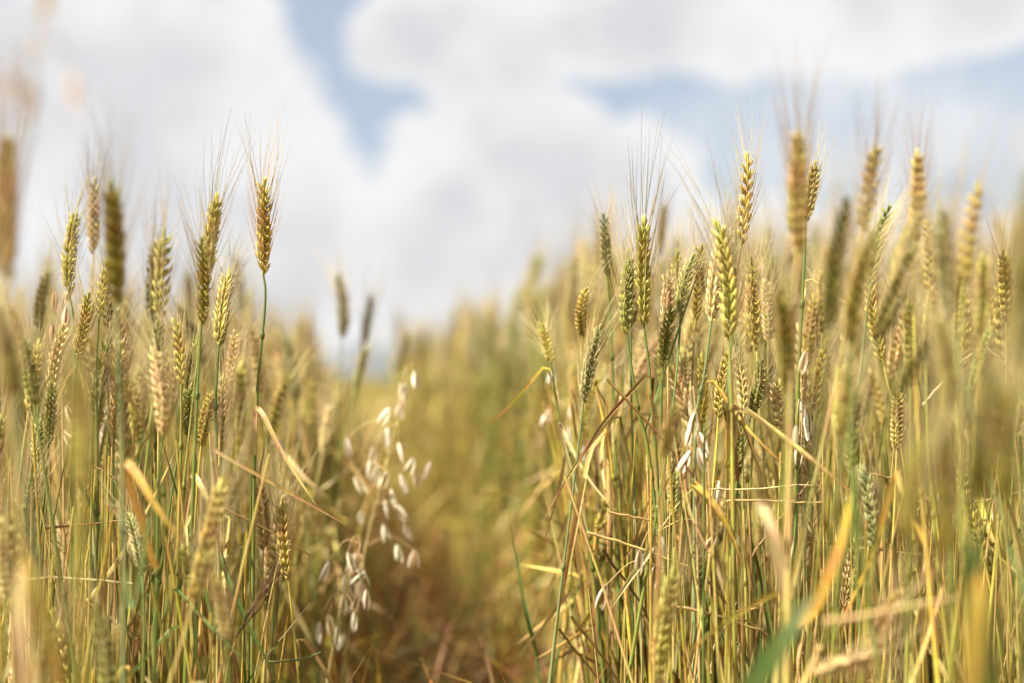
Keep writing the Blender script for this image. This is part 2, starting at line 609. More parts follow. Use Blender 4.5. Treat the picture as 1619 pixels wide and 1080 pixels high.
def blade(parent, pts, width, col, up=(0, -1, 0.4), cup=0.6, twist=0.5, name="leaf", label=None):
    """a leaf blade that follows its own bent line"""
    P = spline(pts, 18)
    o = np.array(parent.location) if parent else P[0].copy()
    t = np.linspace(0, 1, len(P))
    w_ = width * np.clip(np.sin(np.pi * (0.22 + 0.77 * t)), 0.05, 1) ** 0.7
    g = Geo()
    V, Q = ribbon(P - o, w_, up, cup, twist)
    g.add(V, Q, (1, 1, 1), np.repeat(t, 3))
    ob = link(name, g.mesh(name, M_LEAF), parent, vary(LEAFC[col], .06))
    if parent is None:
        ob.location = o
    if label:
        ob['label'] = label
    return ob


G_L, G_R = "wheat stalks on the left of the path", "wheat stalks on the right of the path"
LM = []          # landmarks for later labels: (px, py, phrase)

# (tip px, base px, distance, ear tone, stem tone, lower stem pixels, label, landmark phrase)
HAND = [
 ((417, 277), (416, 432), 1.23, 'gold', 'green', [(419, 480), (405, 650), (400, 900)], "lone golden wheat ear on a thin dark green stem, clear against the cloud", "the lone golden ear"),
 ((338, 304), (324, 450), 1.27, 'gold', 'olive', None, "tall golden ear with wide awns, its lower half hidden by a paler ear", "the tall wide-bearded ear"),
 ((331, 372), (318, 512), 1.16, 'olive', 'green', [(312, 620), (300, 900)], "slightly soft olive ear standing right in front of the tall wide-bearded ear", None),
 ((355, 408), (346, 545), 1.21, 'olive', 'green', [(341, 640), (343, 820)], "plump sharp olive green ear just left of the lone golden ear", "the plump olive ear"),
 ((260, 360), (252, 500), 1.36, 'olive', 'olive', None, "slim olive ear, taller of the close pair left of the wide-bearded ear", "the slim close pair"),
 ((238, 378), (240, 508), 1.42, 'grey', 'green', None, "soft grey green ear, shorter of the close pair left of the wide-bearded ear", None),
 ((180, 275), (184, 480), 0.97, 'deep', 'grey', [(188, 600), (195, 900)], "large blurred dark olive ear with smooth bands, nearest of the tall left ears", "the blurred dark olive ear"),
 ((105, 322), (108, 458), 1.29, 'olive', 'green', [(117, 530), (118, 760)], "upright olive ear with spread awns left of the tan ear", "the upright olive ear"),
 ((149, 278), (147, 400), 1.40, 'tan', 'pale', None, "dry pinkish tan ear half hidden behind the blurred dark olive ear", "the pinkish tan ear"),
 ((164, 395), (156, 500), 1.25, 'gold', 'green', [(152, 600), (153, 860)], "yellow ear directly below the pinkish tan ear", None),
 ((152, 462), (122, 562), 1.24, 'olive', 'green', [(116, 640), (112, 900)], "short ear bent over to the right below the pinkish tan ear", "the short bent ear"),
 ((62, 424), (60, 520), 1.5, 'dark', 'green', None, "small dark ear standing alone low at the left against white sky", "the small dark ear"),
 ((11, 205), (8, 440), 0.84, 'brown', 'tan', None, "big blurred brown ear cut by the left edge of the view", "the big blurred brown ear"),
 ((242, 505), (247, 610), 1.30, 'green', 'green', [(246, 700), (243, 950)], "green ear hanging close under the shorter of the slim pair", None),
 ((288, 500), (286, 612), 1.20, 'gold', 'olive', [(286, 700), (280, 950)], "bright yellow ear under the wide-bearded ear, its stem straight", None),
 ((262, 545), (257, 688), 1.10, 'pale', 'green', [(250, 760), (247, 950)], "thick pale soft ear in front of the yellow ears in the left bank", "the thick pale ear"),
 ((373, 520), (362, 604), 1.32, 'pale', 'pale', None, "small pale straw ear behind the stem of the plump olive ear", None),
 ((328, 615), (318, 704), 1.25, 'gold', 'gold', None, "yellow ear low between the two dark stems below the plump olive ear", None),
 ((300, 612), (296, 690), 1.28, 'green', 'green', None, "small green ear tucked left of the low yellow ear between stems", None),
 ((88, 508), (80, 625), 1.25, 'pale', 'gold', None, "pale glossy ear left of the short bent ear, awns over the white sky", "the pale glossy ear"),
 ((474, 553), (464, 652), 1.75, 'gold', 'gold', None, "soft golden ear standing alone between the lone ear and the gap", "the soft golden ear"),
 ((552, 428), (541, 535), 1.82, 'dark', 'green', None, "blurred dark green ear poking highest into the sky near the gap", "the dark ear near the gap"),
 ((588, 462), (573, 548), 1.85, 'dark', 'green', None, "blurred dark ear leaning right, second of the two near the gap", None),
 ((640, 522), (626, 588), 2.1, 'grey', 'tan', [(600, 700), (570, 900)], "faint thin ear leaning right over the sky gap above the wild oats", None),
 ((580, 545), (561, 618), 1.7, 'grey', 'olive', None, "pale green ear leaning right below the two dark ears near the gap", None),
 ((6, 470), (22, 625), 0.80, 'deep', 'grey', None, "large blurred olive ear leaning left at the left edge, below the brown one", None),
 ((38, 530), (54, 640), 1.1, 'green', 'green', None, "soft green ear leaning left beside the pale glossy ear", None),
 ((376, 395), (382, 490), 1.95, 'dark', 'olive', None, "blurred dark ear seen between the plump olive ear and the lone golden ear", None),
 ((301, 425), (299, 520), 1.95, 'olive', 'tan', None, "blurred olive ear behind, between the slim pair and the wide-bearded ear", None),
 ((140, 585), (128, 775), 0.70, 'olive', 'gold', None, "very blurred yellow olive ear close to the lens at the lower left", "the very blurred yellow ear"),
 ((82, 600), (76, 705), 1.22, 'green', 'green', None, "green ear low at the left, below the pale glossy ear", None),
 ((55, 650), (60, 735), 1.22, 'green', 'green', None, "small green ear low at the left beside another green one", None),
 ((172, 425), (170, 520), 1.32, 'dark', 'green', None, "dark green ear showing behind the base of the blurred dark olive ear", None),
 ((201, 478), (199, 590), 1.36, 'pale', 'olive', None, "pale ear just right of the blurred dark olive ear's stem", None),
 ((521, 638), (510, 712), 1.62, 'pale', 'olive', None, "pale blurred ear with a whitish top left of the wild oats", None),
 ((40, 742), (46, 850), 1.2, 'green', 'green', None, "green ear far down at the left side among dry leaves", None),
 ((3, 815), (8, 945), 1.02, 'pale', 'olive', None, "pale soft ear far down at the left edge", None),
 ((305, 862), (309, 955), 1.1, 'green', 'green', None, "soft green ear low down under the dry bent leaves of the left bank", None),
 ((216, 805), (224, 905), 1.13, 'grey', 'green', None, "grey green ear low down beside the broad orange leaf", None),
 ((352, 905), (358, 1010), 1.02, 'pale', 'green', None, "pale green blurred ear near the bottom, left of the dark grass head", None),
 ((440, 590), (434, 680), 1.9, 'olive', 'gold', None, "blurred olive ear just right of the lone ear's stem", None),
 ((495, 500), (488, 590), 2.2, 'tan', 'tan', None, "blurred tan ear between the lone golden ear and the dark ear near the gap", None),
 # right bank
 ((983, 408), (991, 527), 1.23, 'green', 'green', [(1008, 640), (1036, 800)], "sharp bluish green ear tilting left on a sloping green stem", "the bluish green ear"),
 ((1012, 345), (1018, 512), 1.23, 'olive', 'green', [(1030, 620), (1046, 900)], "long sharp yellow green ear beside the bluish green ear, rows of grains clear", "the long sharp ear"),
 ((955, 334), (960, 437), 1.36, 'grey', 'green', [(968, 560), (975, 800)], "soft grey green ear at the tall left end of the right bank", "the soft grey ear"),
 ((1051, 317), (1043, 402), 1.72, 'brown', 'tan', [(1032, 480), (1030, 700)], "blurred brown ear on its own against the sky right of the long sharp ear", "the brown ear in the sky"),
 ((1051, 482), (1048, 577), 1.26, 'green', 'green', [(1046, 680), (1052, 900)], "small dark green ear low between the long sharp ear and the paired ears", None),
 ((1079, 393), (1076, 498), 1.25, 'green', 'green', None, "green ear, left of two paired ears left of the pale straw ear", "the paired green ears"),
 ((1110, 382), (1100, 505), 1.29, 'olive', 'brown', None, "yellow green ear, right of two paired ears left of the pale straw ear", None),
 ((1137, 352), (1125, 507), 1.19, 'pale', 'grey', [(1114, 590), (1100, 680), (1098, 900)], "pale straw ear on a bluish stem that curves left", "the pale straw ear"),
 ((1196, 238), (1172, 385), 1.22, 'gold', 'gold', [(1160, 470), (1152, 620), (1150, 900)], "tallest golden ear of the right bank leaning right with fanned awns", "the tallest golden ear"),
 ((1170, 345), (1152, 535), 1.15, 'gold', 'olive', [(1157, 640), (1160, 900)], "fat golden ear overlapping the lower end of the tallest golden ear", None),
 ((1188, 400), (1193, 547), 1.27, 'olive', 'olive', None, "slender yellow green ear right of the fat golden ear", "the slender ear"),
 ((1219, 438), (1215, 540), 1.31, 'pale', 'pale', None, "pale ear right of the slender yellow green ear", None),
 ((1262, 198), (1262, 398), 0.95, 'brown', 'tan', [(1256, 480), (1250, 620)], "tall blurred brown olive ear overlapping the short green ear on a bare stem", "the tall blurred brown ear"),
 ((1294, 247), (1274, 350), 1.21, 'olive', 'green', [(1272, 420), (1262, 620), (1258, 900)], "short green ear high on a long bare green stem with sweeping awns", "the short green ear"),
 ((1321, 306), (1310, 518), 0.90, 'dark', 'dark', None, "large dark blurred ear standing close in front of the right bank", "the large dark blurred ear"),
 ((1348, 360), (1344, 545), 0.94, 'deep', 'green', None, "blurred green ear just right of the large dark blurred ear", None),
 ((1386, 220), (1364, 365), 1.02, 'brown', 'tan', None, "soft reddish brown ear leaning right above the blurred green ear", "the reddish brown ear"),
 ((1391, 318), (1376, 452), 1.17, 'green', 'green', None, "sharp light green ear with shining right edge below the reddish brown ear", "the light green ear"),
 ((1455, 230), (1448, 380), 1.04, 'brown', 'gold', None, "tall soft golden brown ear, highest between the reddish ear and the right edge", "the tall soft brown ear"),
 ((1424, 342), (1418, 465), 1.0, 'olive', 'olive', None, "soft pale olive ear between the light green ear and the tall soft brown ear", None),
 ((1450, 385), (1385, 537), 0.97, 'dark', 'dark', None, "blurred dark olive ear slanting strongly to the right across others", "the slanting dark ear"),
 ((1535, 286), (1525, 445), 0.94, 'gold', 'olive', None, "blurred golden ear standing high near the right edge", "the blurred golden ear"),
 ((1474, 325), (1505, 505), 0.92, 'grey', 'grey', None, "blurred grey green ear slanting left near the right edge", None),
 ((1588, 388), (1591, 505), 1.2, 'olive', 'olive', None, "fairly sharp yellow green ear close to the right edge", "the sharp ear by the edge"),
 ((1556, 398), (1550, 530), 1.0, 'gold', 'gold', None, "soft golden ear left of the fairly sharp ear by the right edge", None),
 ((1251, 452), (1244, 622), 0.96, 'deep', 'olive', None, "blurred olive ear below the tall blurred brown ear", None),
 ((1472, 512), (1418, 630), 0.97, 'dark', 'dark', None, "blurred dark ear slanting right, lower of the two slanting dark ears", None),
 ((903, 458), (923, 532), 1.3, 'gold', 'gold', [(940, 600), (975, 800)], "small yellow ear tilting left on a thin yellow stem beside the path", "the small yellow ear"),
 ((853, 508), (871, 572), 1.34, 'olive', 'green', [(885, 660), (925, 830), (948, 1000)], "small ear leaning out over the path on a long slanting green stem", "the ear leaning over the path"),
 ((946, 415), (944, 505), 1.8, 'olive', 'tan', None, "blurred ear behind, just below the soft grey ear", None),
 ((893, 440), (890, 520), 2.1, 'tan', 'tan', None, "blurred tan ear behind the small yellow ear", None),
 ((845, 455), (838, 530), 2.3, 'olive', 'olive', None, "blurred olive ear behind the ear leaning over the path", None),
 ((1056, 635), (1051, 722), 1.05, 'brown', 'brown', None, "soft brown ear low down in front of green stems below the small dark ear", "the low brown ear"),
 ((1222, 575), (1188, 655), 1.25, 'green', 'green', [(1170, 740), (1155, 900)], "sharp green ear leaning right on a slanting stem, below the slender ear", "the leaning green ear"),
 ((1226, 592), (1234, 690), 1.26, 'pale', 'olive', None, "pale green ear just right of the leaning green ear", None),
 ((1142, 545), (1136, 660), 1.22, 'gold', 'gold', None, "golden ear under the fat golden ear", None),
 ((1112, 560), (1110, 668), 1.26, 'gold', 'olive', None, "golden ear under the pale straw ear", None),
 ((1090, 560), (1086, 650), 1.3, 'pale', 'olive', None, "pale ear under the paired green ears", None),
 ((1172, 648), (1166, 742), 1.25, 'green', 'green', None, "green ear low down left of the leaning green ear", None),
 ((1294, 535), (1290, 655), 1.3, 'olive', 'olive', None, "olive ear just right of the bare stem of the short green ear", None),
 ((1344, 610), (1348, 742), 1.08, 'green', 'green', None, "dark green soft ear low down below the large dark blurred ear", None),
 ((1387, 735), (1380, 868), 1.14, 'grey', 'green', None, "pale green ear with clear grains low down in the right bank", "the low pale green ear"),
 ((1420, 615), (1418, 710), 1.2, 'gold', 'gold', None, "golden ear above the low pale green ear", None),
 ((1065, 735), (1065, 818), 1.25, 'green', 'green', None, "green ear low down just right of the low brown ear", None),
 ((1102, 850), (1110, 940), 1.2, 'grey', 'green', None, "grey green ear near the bottom, below the open oat husks", None),
 ((1612, 385), (1608, 575), 0.84, 'dark', 'dark', None, "dark blurred ear cut by the right edge of the view", None),
 ((1492, 650), (1500, 875), 0.72, 'deep', 'deep', None, "very blurred yellow olive ear close to the lens at the lower right", "the very blurred olive ear"),
 ((1556, 570), (1545, 790), 0.74, 'dark', 'green', None, "very blurred dark green ear close to the lens near the right edge", None),
 ((1400, 1030), (1285, 1065), 0.95, 'tan', 'tan', [(1270, 1085)], "tan ear bent down flat near the bottom of the right bank", None),
 ((1480, 345), (1470, 455), 1.1, 'olive', 'olive', None, "soft olive ear right of the tall soft brown ear", None),
 ((1516, 420), (1512, 540), 1.08, 'gold', 'olive', None, "soft golden ear under the blurred golden ear", None),
 ((1440, 470), (1440, 590), 1.1, 'olive', 'olive', None, "olive ear behind the slanting dark ear", None),
 ((1590, 600), (1588, 790), 0.68, 'deep', 'deep', None, "blurred olive ear low at the right edge below the dark cut one", None),
 ((1432, 690), (1436, 850), 0.74, 'gold', 'olive', None, "blurred golden ear left of the very blurred olive ear at lower right", None),
 ((1628, 250), (1622, 470), 0.6, 'dark', 'green', None, "very blurred dark ear highest at the right edge, mostly cut off", None),
 ((1500, 500), (1506, 640), 0.86, 'deep', 'deep', None, "blurred olive ear under the grey green one slanting left", None),
 ((1335, 575), (1330, 690), 0.98, 'gold', 'olive', None, "soft golden ear right below the large dark blurred ear", None),
 ((1180, 560), (1176, 660), 1.24, 'pale', 'olive', None, "pale ear beneath the slender ear, above the leaning green ear", None),
 ((1262, 640), (1260, 745), 1.3, 'gold', 'gold', None, "golden ear behind the gaping white oat husks", None),
 ((1305, 420), (1300, 530), 1.35, 'olive', 'olive', None, "olive ear seen left of the large dark blurred ear", None),
 ((1243, 430), (1240, 540), 1.45, 'gold', 'gold', None, "golden ear behind, between the slender ear and the tall blurred brown ear", None),
]
BY_LABEL = {}
for k, (tp, bp, d, tone, st, low, label, nick) in enumerate(HAND):
    base = at(*bp, d)
    tip = at(*tp, d + rnd.gauss(0, 0.012))
    mids = [at(x, y, d + 0.004 * q) for q, (x, y) in enumerate(low)] if low else None
    e = wheat(base, tip, tone, label, G_L if bp[0] < 640 else G_R, st, mids, leaves=0 if (d < 1 or nick == 'the lone golden ear') else rnd.choice([1, 1, 2]))
    BY_LABEL[label] = e
    if nick:
        LM.append(((tp[0] + bp[0]) / 2, (tp[1] + bp[1]) / 2, nick))


def stalk(start):
    return next(v for k, v in BY_LABEL.items() if k.startswith(start))


# bent dry blades that belong to particular stalks
blade(stalk("lone golden"), [at(402, 720, 1.23), at(404, 655, 1.23), at(414, 655, 1.22), at(450, 725, 1.21), at(500, 800, 1.2)], 0.0048, 'tan', label="dry tan leaf snapped over and hanging")
blade(stalk("plump sharp"), [at(341, 770, 1.21), at(338, 718, 1.205), at(352, 722, 1.2), at(440, 772, 1.19), at(546, 830, 1.18)], 0.0045, 'brown', cup=1.2, label="thin folded brown leaf sticking out sideways")
blade(stalk("thick pale"), [at(246, 900, 1.08), at(200, 745, 1.04), at(214, 748, 1.03), at(245, 800, 1.02), at(283, 852, 1.02)], 0.0065, 'orange', cup=0.2, label="broad orange leaf bent over")
blade(stalk("bright yellow"), [at(286, 860, 1.2), at(302, 765, 1.19), at(310, 758, 1.18), at(330, 800, 1.17), at(352, 875, 1.17)], 0.0055, 'tan')
blade(stalk("fat golden"), [at(1150, 830, 1.16), at(1095, 765, 1.16), at(1130, 800, 1.15), at(1160, 860, 1.15), at(1172, 900, 1.15)], 0.0055, 'orange')
blade(stalk("green ear low down left of"), [at(1166, 760, 1.24), at(1158, 652, 1.22), at(1170, 660, 1.22), at(1190, 715, 1.22), at(1214, 772, 1.22)], 0.005, 'brown', label="reddish brown leaf snapped over")
blade(stalk("long sharp"), [at(1046, 900, 1.23), at(1031, 866, 1.21), at(1020, 880, 1.2), at(995, 915, 1.2), at(962, 966, 1.19)], 0.006, 'pale', cup=1.0, label="pale dry leaf folded down")
blade(stalk("small ear leaning"), [at(930, 850, 1.34), at(885, 675, 1.33), at(900, 705, 1.32), at(935, 765, 1.31), at(975, 808, 1.3)], 0.004, 'pale')
blade(stalk("blurred olive ear below"), [at(1246, 1000, 0.96), at(1285, 965, 0.95), at(1308, 915, 0.94), at(1332, 850, 0.93), at(1345, 780, 0.93)], 0.008, 'orange', cup=0.15, label="orange leaf standing blurred")
blade(stalk("large dark blurred"), [at(1140, 1170, 0.80), at(1190, 1085, 0.79), at(1240, 1010, 0.78), at(1288, 940, 0.78)], 0.013, 'deep', cup=0.2, label="broad green leaf out of focus")
blade(stalk("very blurred dark"), [at(1560, 1150, 0.74), at(1548, 1000, 0.73), at(1535, 900, 0.72), at(1540, 830, 0.72)], 0.013, 'deep', cup=0.2)
blade(stalk("very blurred yellow olive ear close to the lens at the lower right"), [at(1520, 1200, 0.72), at(1535, 1080, 0.71), at(1545, 960, 0.7), at(1550, 900, 0.7)], 0.009, 'yellow', cup=0.2)
blade(stalk("tall blurred brown"), [at(1245, 960, 0.97), at(1212, 815, 0.96), at(1205, 805, 0.95), at(1225, 850, 0.94), at(1250, 910, 0.94)], 0.009, 'pale', cup=0.3)
blade(stalk("large blurred dark olive"), [at(195, 900, 0.97), at(210, 960, 0.96), at(235, 830, 0.96), at(250, 760, 0.96)], 0.0035, 'green', cup=0.8)
blade(stalk("very blurred yellow olive ear close to the lens at the lower left"), [at(90, 1100, 0.72), at(75, 1000, 0.71), at(55, 930, 0.7), at(30, 870, 0.7)], 0.007, 'yellow', cup=0.2)
blade(stalk("large blurred olive ear"), [at(50, 1200, 0.8), at(35, 1060, 0.78), at(30, 960, 0.77), at(35, 880, 0.77)], 0.009, 'pale', cup=0.3)

# ------------------------------------------------------------------ where the crop stands
D_ = [0.3, 0.6, 1.2, 2.0, 2.3, 2.8, 3.4, 4.0, 5.0, 8.0, 15., 40., 90.]
XL_ = [-.16, -.17, -.20, -.27, -.30, -.36, -.44, -.55, -.66, -0.95, -1.25, -3.3, -7.4]
XR_ = [.16, .16, .07, .07, .04, -.06, -.20, -.33, -.42, -.66, -1.23, -3.3, -7.4]
xl = lambda d: np.interp(d, D_, XL_)
xr = lambda d: np.interp(d, D_, XR_)


def top_z(x, d, left):
    """crop height: the right bank is a little taller than the left"""
    near = np.clip((4.5 - d) / 3.0, 0, 1)
    far = np.clip((d - 5) / 10, 0, 1)
    if left:
        m, s = 0.785 - 0.05 * far - 0.035 * (1 - near) * (1 - far), 0.045
        edge = np.clip((xl(d) - x) / 0.12, 0, 1)
        m -= 0.06 * (1 - edge)
    else:
        m, s = 0.865 - 0.065 * np.clip((d - 2.4) / 1.2, 0, 1) - 0.10 * far, 0.06
        edge = np.clip((x - xr(d)) / 0.2, 0, 1)
        m -= 0.06 * (1 - edge) * (d < 2.5)
    return rnd.gauss(m - 0.22, s)


# ------------------------------------------------------------------ further single stalks, near and in view
TONES = ['gold', 'gold', 'olive', 'olive', 'green', 'pale', 'grey', 'tan', 'pale', 'gold', 'pale']
TWORD = {'gold': 'golden', 'olive': 'olive', 'green': 'green', 'pale': 'pale straw', 'grey': 'grey green', 'tan': 'tan', 'brown': 'brown', 'dark': 'dark olive'}
used = set(BY_LABEL)


def filler_label(px, py, tone, d):
    size = "soft background" if d > 1.75 else ("" if d > 1.12 else "blurred near")
    order = sorted(LM, key=lambda l: (l[0] - px) ** 2 + (l[1] - py) ** 2)
    for wording in ("{s} {t} wheat ear {r} {n}", "{s} {t} wheat ear a little farther {r} {n}"):
        for (lx, ly, nick) in order[:7]:
            dx, dy = px - lx, py - ly
            if abs(dy) > 1.3 * abs(dx):
                rel = "below" if dy > 0 else "above"
                if abs(dx) > 12:
                    rel += " and " + ("right of" if dx > 0 else "left of")
            else:
                rel = "right of" if dx > 0 else "left of"
                if abs(dy) > 60:
                    rel = ("low and " if dy > 0 else "high and ") + rel
            s = " ".join(wording.format(s=size, t=TWORD[tone], r=rel, n=nick).split())
            if s not in used and 4 <= len(s.split()) <= 16:
                used.add(s)
                return s
    return None


N_TOTAL = 300
spots = []
occupied = [tuple(np.array(e.location)[:2]) for e in BY_LABEL.values()]
tries = 0
while len(spots) < N_TOTAL - len(HAND) and tries < 60000:
    tries += 1
    d = 1.27 + (rnd.random() ** 1.1) * 0.53 if rnd.random() < 0.93 else rnd.uniform(0.95, 1.25)
    px = rnd.uniform(-20, 1640)
    x = (px - 809.5) / FPX * d
    if xl(d) < x < xr(d):
        continue
    left = x < 0 and x <= xl(d)
    gapd = min((x - a) ** 2 + (d - b) ** 2 for a, b in occupied)
    if gapd < 0.019 ** 2:
        continue
    spots.append((x, d, left))
    occupied.append((x, d))
for (x, d, left) in spots:
    tz = top_z(x, d, left)
    if d < 1.26:
        tz = 0.37 + rnd.gauss(0, 0.05)
    elif d < 1.5:
        tz = min(tz - 0.01, 0.565 if left else 0.625) - rnd.random() ** 2.2 * 0.22
    else:
        tz = min(tz, 0.59 if left else 0.655)
        if rnd.random() < 0.3:
            tz -= rnd.random() * 0.2
    lean = rnd.gauss(0.03 if not left else -0.0, 0.16)
    tone = rnd.choice(TONES)
    L = rnd.uniform(0.066, 0.092)
    dirv = unit((lean, rnd.gauss(0, 0.14), 1))
    tip = np.array([x, d, tz])
    base = tip - dirv * L
    px, py = to_px((tip + base) / 2)
    label = filler_label(px, py, tone, d)
    st = tone if rnd.random() < 0.45 else rnd.choice(['gold', 'pale', 'olive', 'green', 'gold', 'green', 'pale'])
    wheat(base, tip, tone, label, G_L if left else G_R, st, leaves=rnd.choice([1, 2, 2, 3]))

# ------------------------------------------------------------------ the rest of the crop as one mass
MID = []
for k in range(6):
    e, a = ear_geo(300 + k, n=15, rings=4, sides=5, pods=3, awns=2, awn_seg=3, awn_r=0.0003, fat=1.2, bend=[0, .15, -.15][k % 3])
    MID.append((e.arrays(), a.arrays()))
LOW = []
for k in range(4):
    e, a = ear_geo(400 + k, n=9, rings=3, sides=4, pods=2, awns=1, awn_seg=2, awn_r=0.0005, fat=1.5, bend=[0, .2][k % 2])
    LOW.append((e.arrays(), a.arrays()))


def mass_leaf(g, p, n, scale, col):
    a = rnd.uniform(0, 6.28)
    L = rnd.uniform(0.12, 0.24) * scale
    t = np.linspace(0, 1, n)
    k = rnd.uniform(0.15, 0.4)
    up = np.minimum(t, k); dn = np.maximum(t - k, 0)
    h = L * (up * 0.4 + dn * rnd.uniform(0.2, 0.8))
    z = L * (up * 0.9 - dn * rnd.uniform(-0.4, 0.95))
    P = p + np.stack([h * math.cos(a), h * math.sin(a), z], 1)
    w_ = rnd.uniform(0.003, 0.007) * scale ** .5 * np.clip(np.sin(np.pi * (0.18 + 0.8 * t)), 0.05, 1)
    V, Q = ribbon(P, w_, (0.3, 0.2, 1), 0.5, rnd.uniform(-2, 2))
    g.add(V, Q, col, np.repeat(t, 3))


mass = {'ear': Geo(), 'awn': Geo(), 'stem': Geo(), 'leaf': Geo()}


PATCH = [(rnd.uniform(1.5, 7), rnd.uniform(1.5, 7), rnd.uniform(0, 6.28)) for _ in range(6)]
TONE_ROW = ['green', 'green', 'grey', 'olive', 'olive', 'gold', 'gold', 'pale', 'pale', 'tan', 'brown']


def patch(x, d):
    return sum(math.sin(a * x + b * d + c) for a, b, c in PATCH) / 6


def mass_stalk(x, d, tz, level):
    k = 5 + 11 * patch(x, d) + rnd.gauss(0, 2.2)
    tone = TONE_ROW[int(min(10, max(0, k)))]
    green_here = k < 4.5
    tint = np.array(vary(TONE[tone], 0.32))
    st = vary(STEMC[rnd.choice(['green', 'green', 'olive', 'gold'] if green_here else ['gold', 'olive', 'gold', 'pale', 'tan'])], 0.3)
    dirv = unit((rnd.gauss(0, 0.18), rnd.gauss(0, 0.16), 1))
    L = rnd.uniform(0.075, 0.1)
    tip = np.array([x, d, tz])
    base = tip - dirv * L
    root = np.array([x - dirv[0] * .25 + rnd.gauss(0, .03), d + rnd.gauss(0, .03), 0])
    (ev, eq, ed), (av, aq, ad) = rnd.choice(MID if level == 0 else LOW)
    F = frame_from(dirv, (math.cos(rnd.random() * 6.3), math.sin(rnd.random() * 6.3), 0.01))
    k = L / EAR_L
    fat = 1.0 if level == 0 else (1.15 if level == 1 else 1.6)
    S = np.diag([k * fat, k * fat, k])
    FS = (F @ S).T
    mass['ear'].add(ev @ FS + base, eq, ed[:, :3] * tint, ed[:, 3])
    if level < 2:
        mass['awn'].add(av @ FS + base, aq, ad[:, :3] * np.array(AWN), ad[:, 3])
    n = 7 if level == 0 else 4
    P = bezier(root, root + np.array([0, 0, base[2] * .45]), base - dirv * base[2] * .25, base, n)
    V, Q = tube(P, np.linspace(0.0018, 0.0012, n) * fat, 5 if level == 0 else 3)
    mass['stem'].add(V, Q, st, 0.5)
    for j in range(rnd.choice([2, 3, 3]) if level < 2 else 1):
        q = P[min(n - 1, max(1, int(rnd.uniform(0.3, 0.85) * n)))]
        if q[2] < 0.27:                                # the lowest leaves die first
            lc = rnd.choice(['brown', 'brown', 'dark', 'tan', 'orange'])
        else:
            lc = rnd.choice(['green', 'green', 'green', 'tan', 'yellow'] if green_here else ['tan', 'yellow', 'tan', 'pale', 'brown', 'orange', 'green'])
        lc = vary(LEAFC[lc], 0.2)
        mass_leaf(mass['leaf'], q, 7 if level == 0 else 4, 1.0 if level < 2 else 1.5, lc)


def scatter(d0, d1, per_m2, level, margin):
    half = 0.36
    area = 0
    nst = 0
    steps = 40
    for i in range(steps):
        a, b = d0 + (d1 - d0) * i / steps, d0 + (d1 - d0) * (i + 1) / steps
        m = (a + b) / 2
        wid = m * half + margin
        cnt = per_m2 * (b - a) * 2 * wid
        cnt = int(cnt) + (rnd.random() < cnt % 1)
        for _ in range(cnt):
            d = rnd.uniform(a, b)
            x = rnd.uniform(-wid, wid)
            if xl(d) < x < xr(d):
                continue
            if d < 1.78 and abs(x) < d * (0.368 if d > 1.3 else 0.41):         # these stand there one by one
                continue
            left = x <= xl(d)
            mass_stalk(x, d, top_z(x, d, left), level)
            nst += 1
    return nst


scatter(0.95, 1.78, 110, 0, 0.45)
scatter(1.78, 2.8, 430, 0, 0.4)
scatter(2.8, 4.2, 280, 0, 0.5)
scatter(4.2, 8.5, 170, 1, 0.6)
scatter(8.5, 18, 36, 2, 1.0)
scatter(18, 60, 7, 2, 2.0)
# merge into one mesh
allg = Geo()
mat_idx = []
for mi, key in enumerate(('ear', 'awn', 'stem', 'leaf')):
    V, Q, Dd = mass[key].arrays()
    allg.V.append(V); allg.Q.append(Q + allg.n); allg.D.append(Dd); allg.n += len(V)
    mat_idx.append(np.full(len(Q), mi))
field_o = link("wheat_crop", allg.mesh("wheat_crop", [M_EAR, M_AWN, M_STEM, M_LEAF], np.concatenate(mat_idx)))
tag(field_o, "dense mass of ripening wheat filling both banks behind the nearer stalks", "wheat crop", None, "stuff")
del mass

# ------------------------------------------------------------------ ground and path
me = bpy.data.meshes.new("ground")
me.from_pydata([(-600, -60, 0), (600, -60, 0), (600, 1500, 0), (-600, 1500, 0)], [], [(0, 1, 2, 3)])
me.materials.append(M_GROUND)
tag(link("ground", me), kind="structure")
ds = list(np.linspace(-2, 0.3, 4)) + list(np.linspace(0.4, 20, 60)) + [40, 90]
vs, fs = [], []
for i, d in enumerate(ds):
    dd = max(d, 0.3)
    for j in range(7):
        u = j / 6
        x = (xl(dd) - .03) * (1 - u) + (xr(dd) + .03) * u
        vs.append((x, d, 0.004 + 0.012 * math.sin(u * math.pi) * rnd.uniform(0.2, 1)))
    if i:
        for j in range(6):
            fs.append(((i - 1) * 7 + j, (i - 1) * 7 + j + 1, i * 7 + j + 1, i * 7 + j))
me = bpy.data.meshes.new("path")
me.from_pydata(vs, [], fs)
me.polygons.foreach_set('use_smooth', [True] * len(fs))
me.materials.append(M_PATH)
tag(link("path", me), kind="structure")

# trampled straw, dead leaves and low weeds on and beside the path
def rot(c):
    k = rnd.uniform(0.5, 1.15)
    return tuple(x * k * f for x, f in zip(c, (1.0, 0.84, 0.62)))


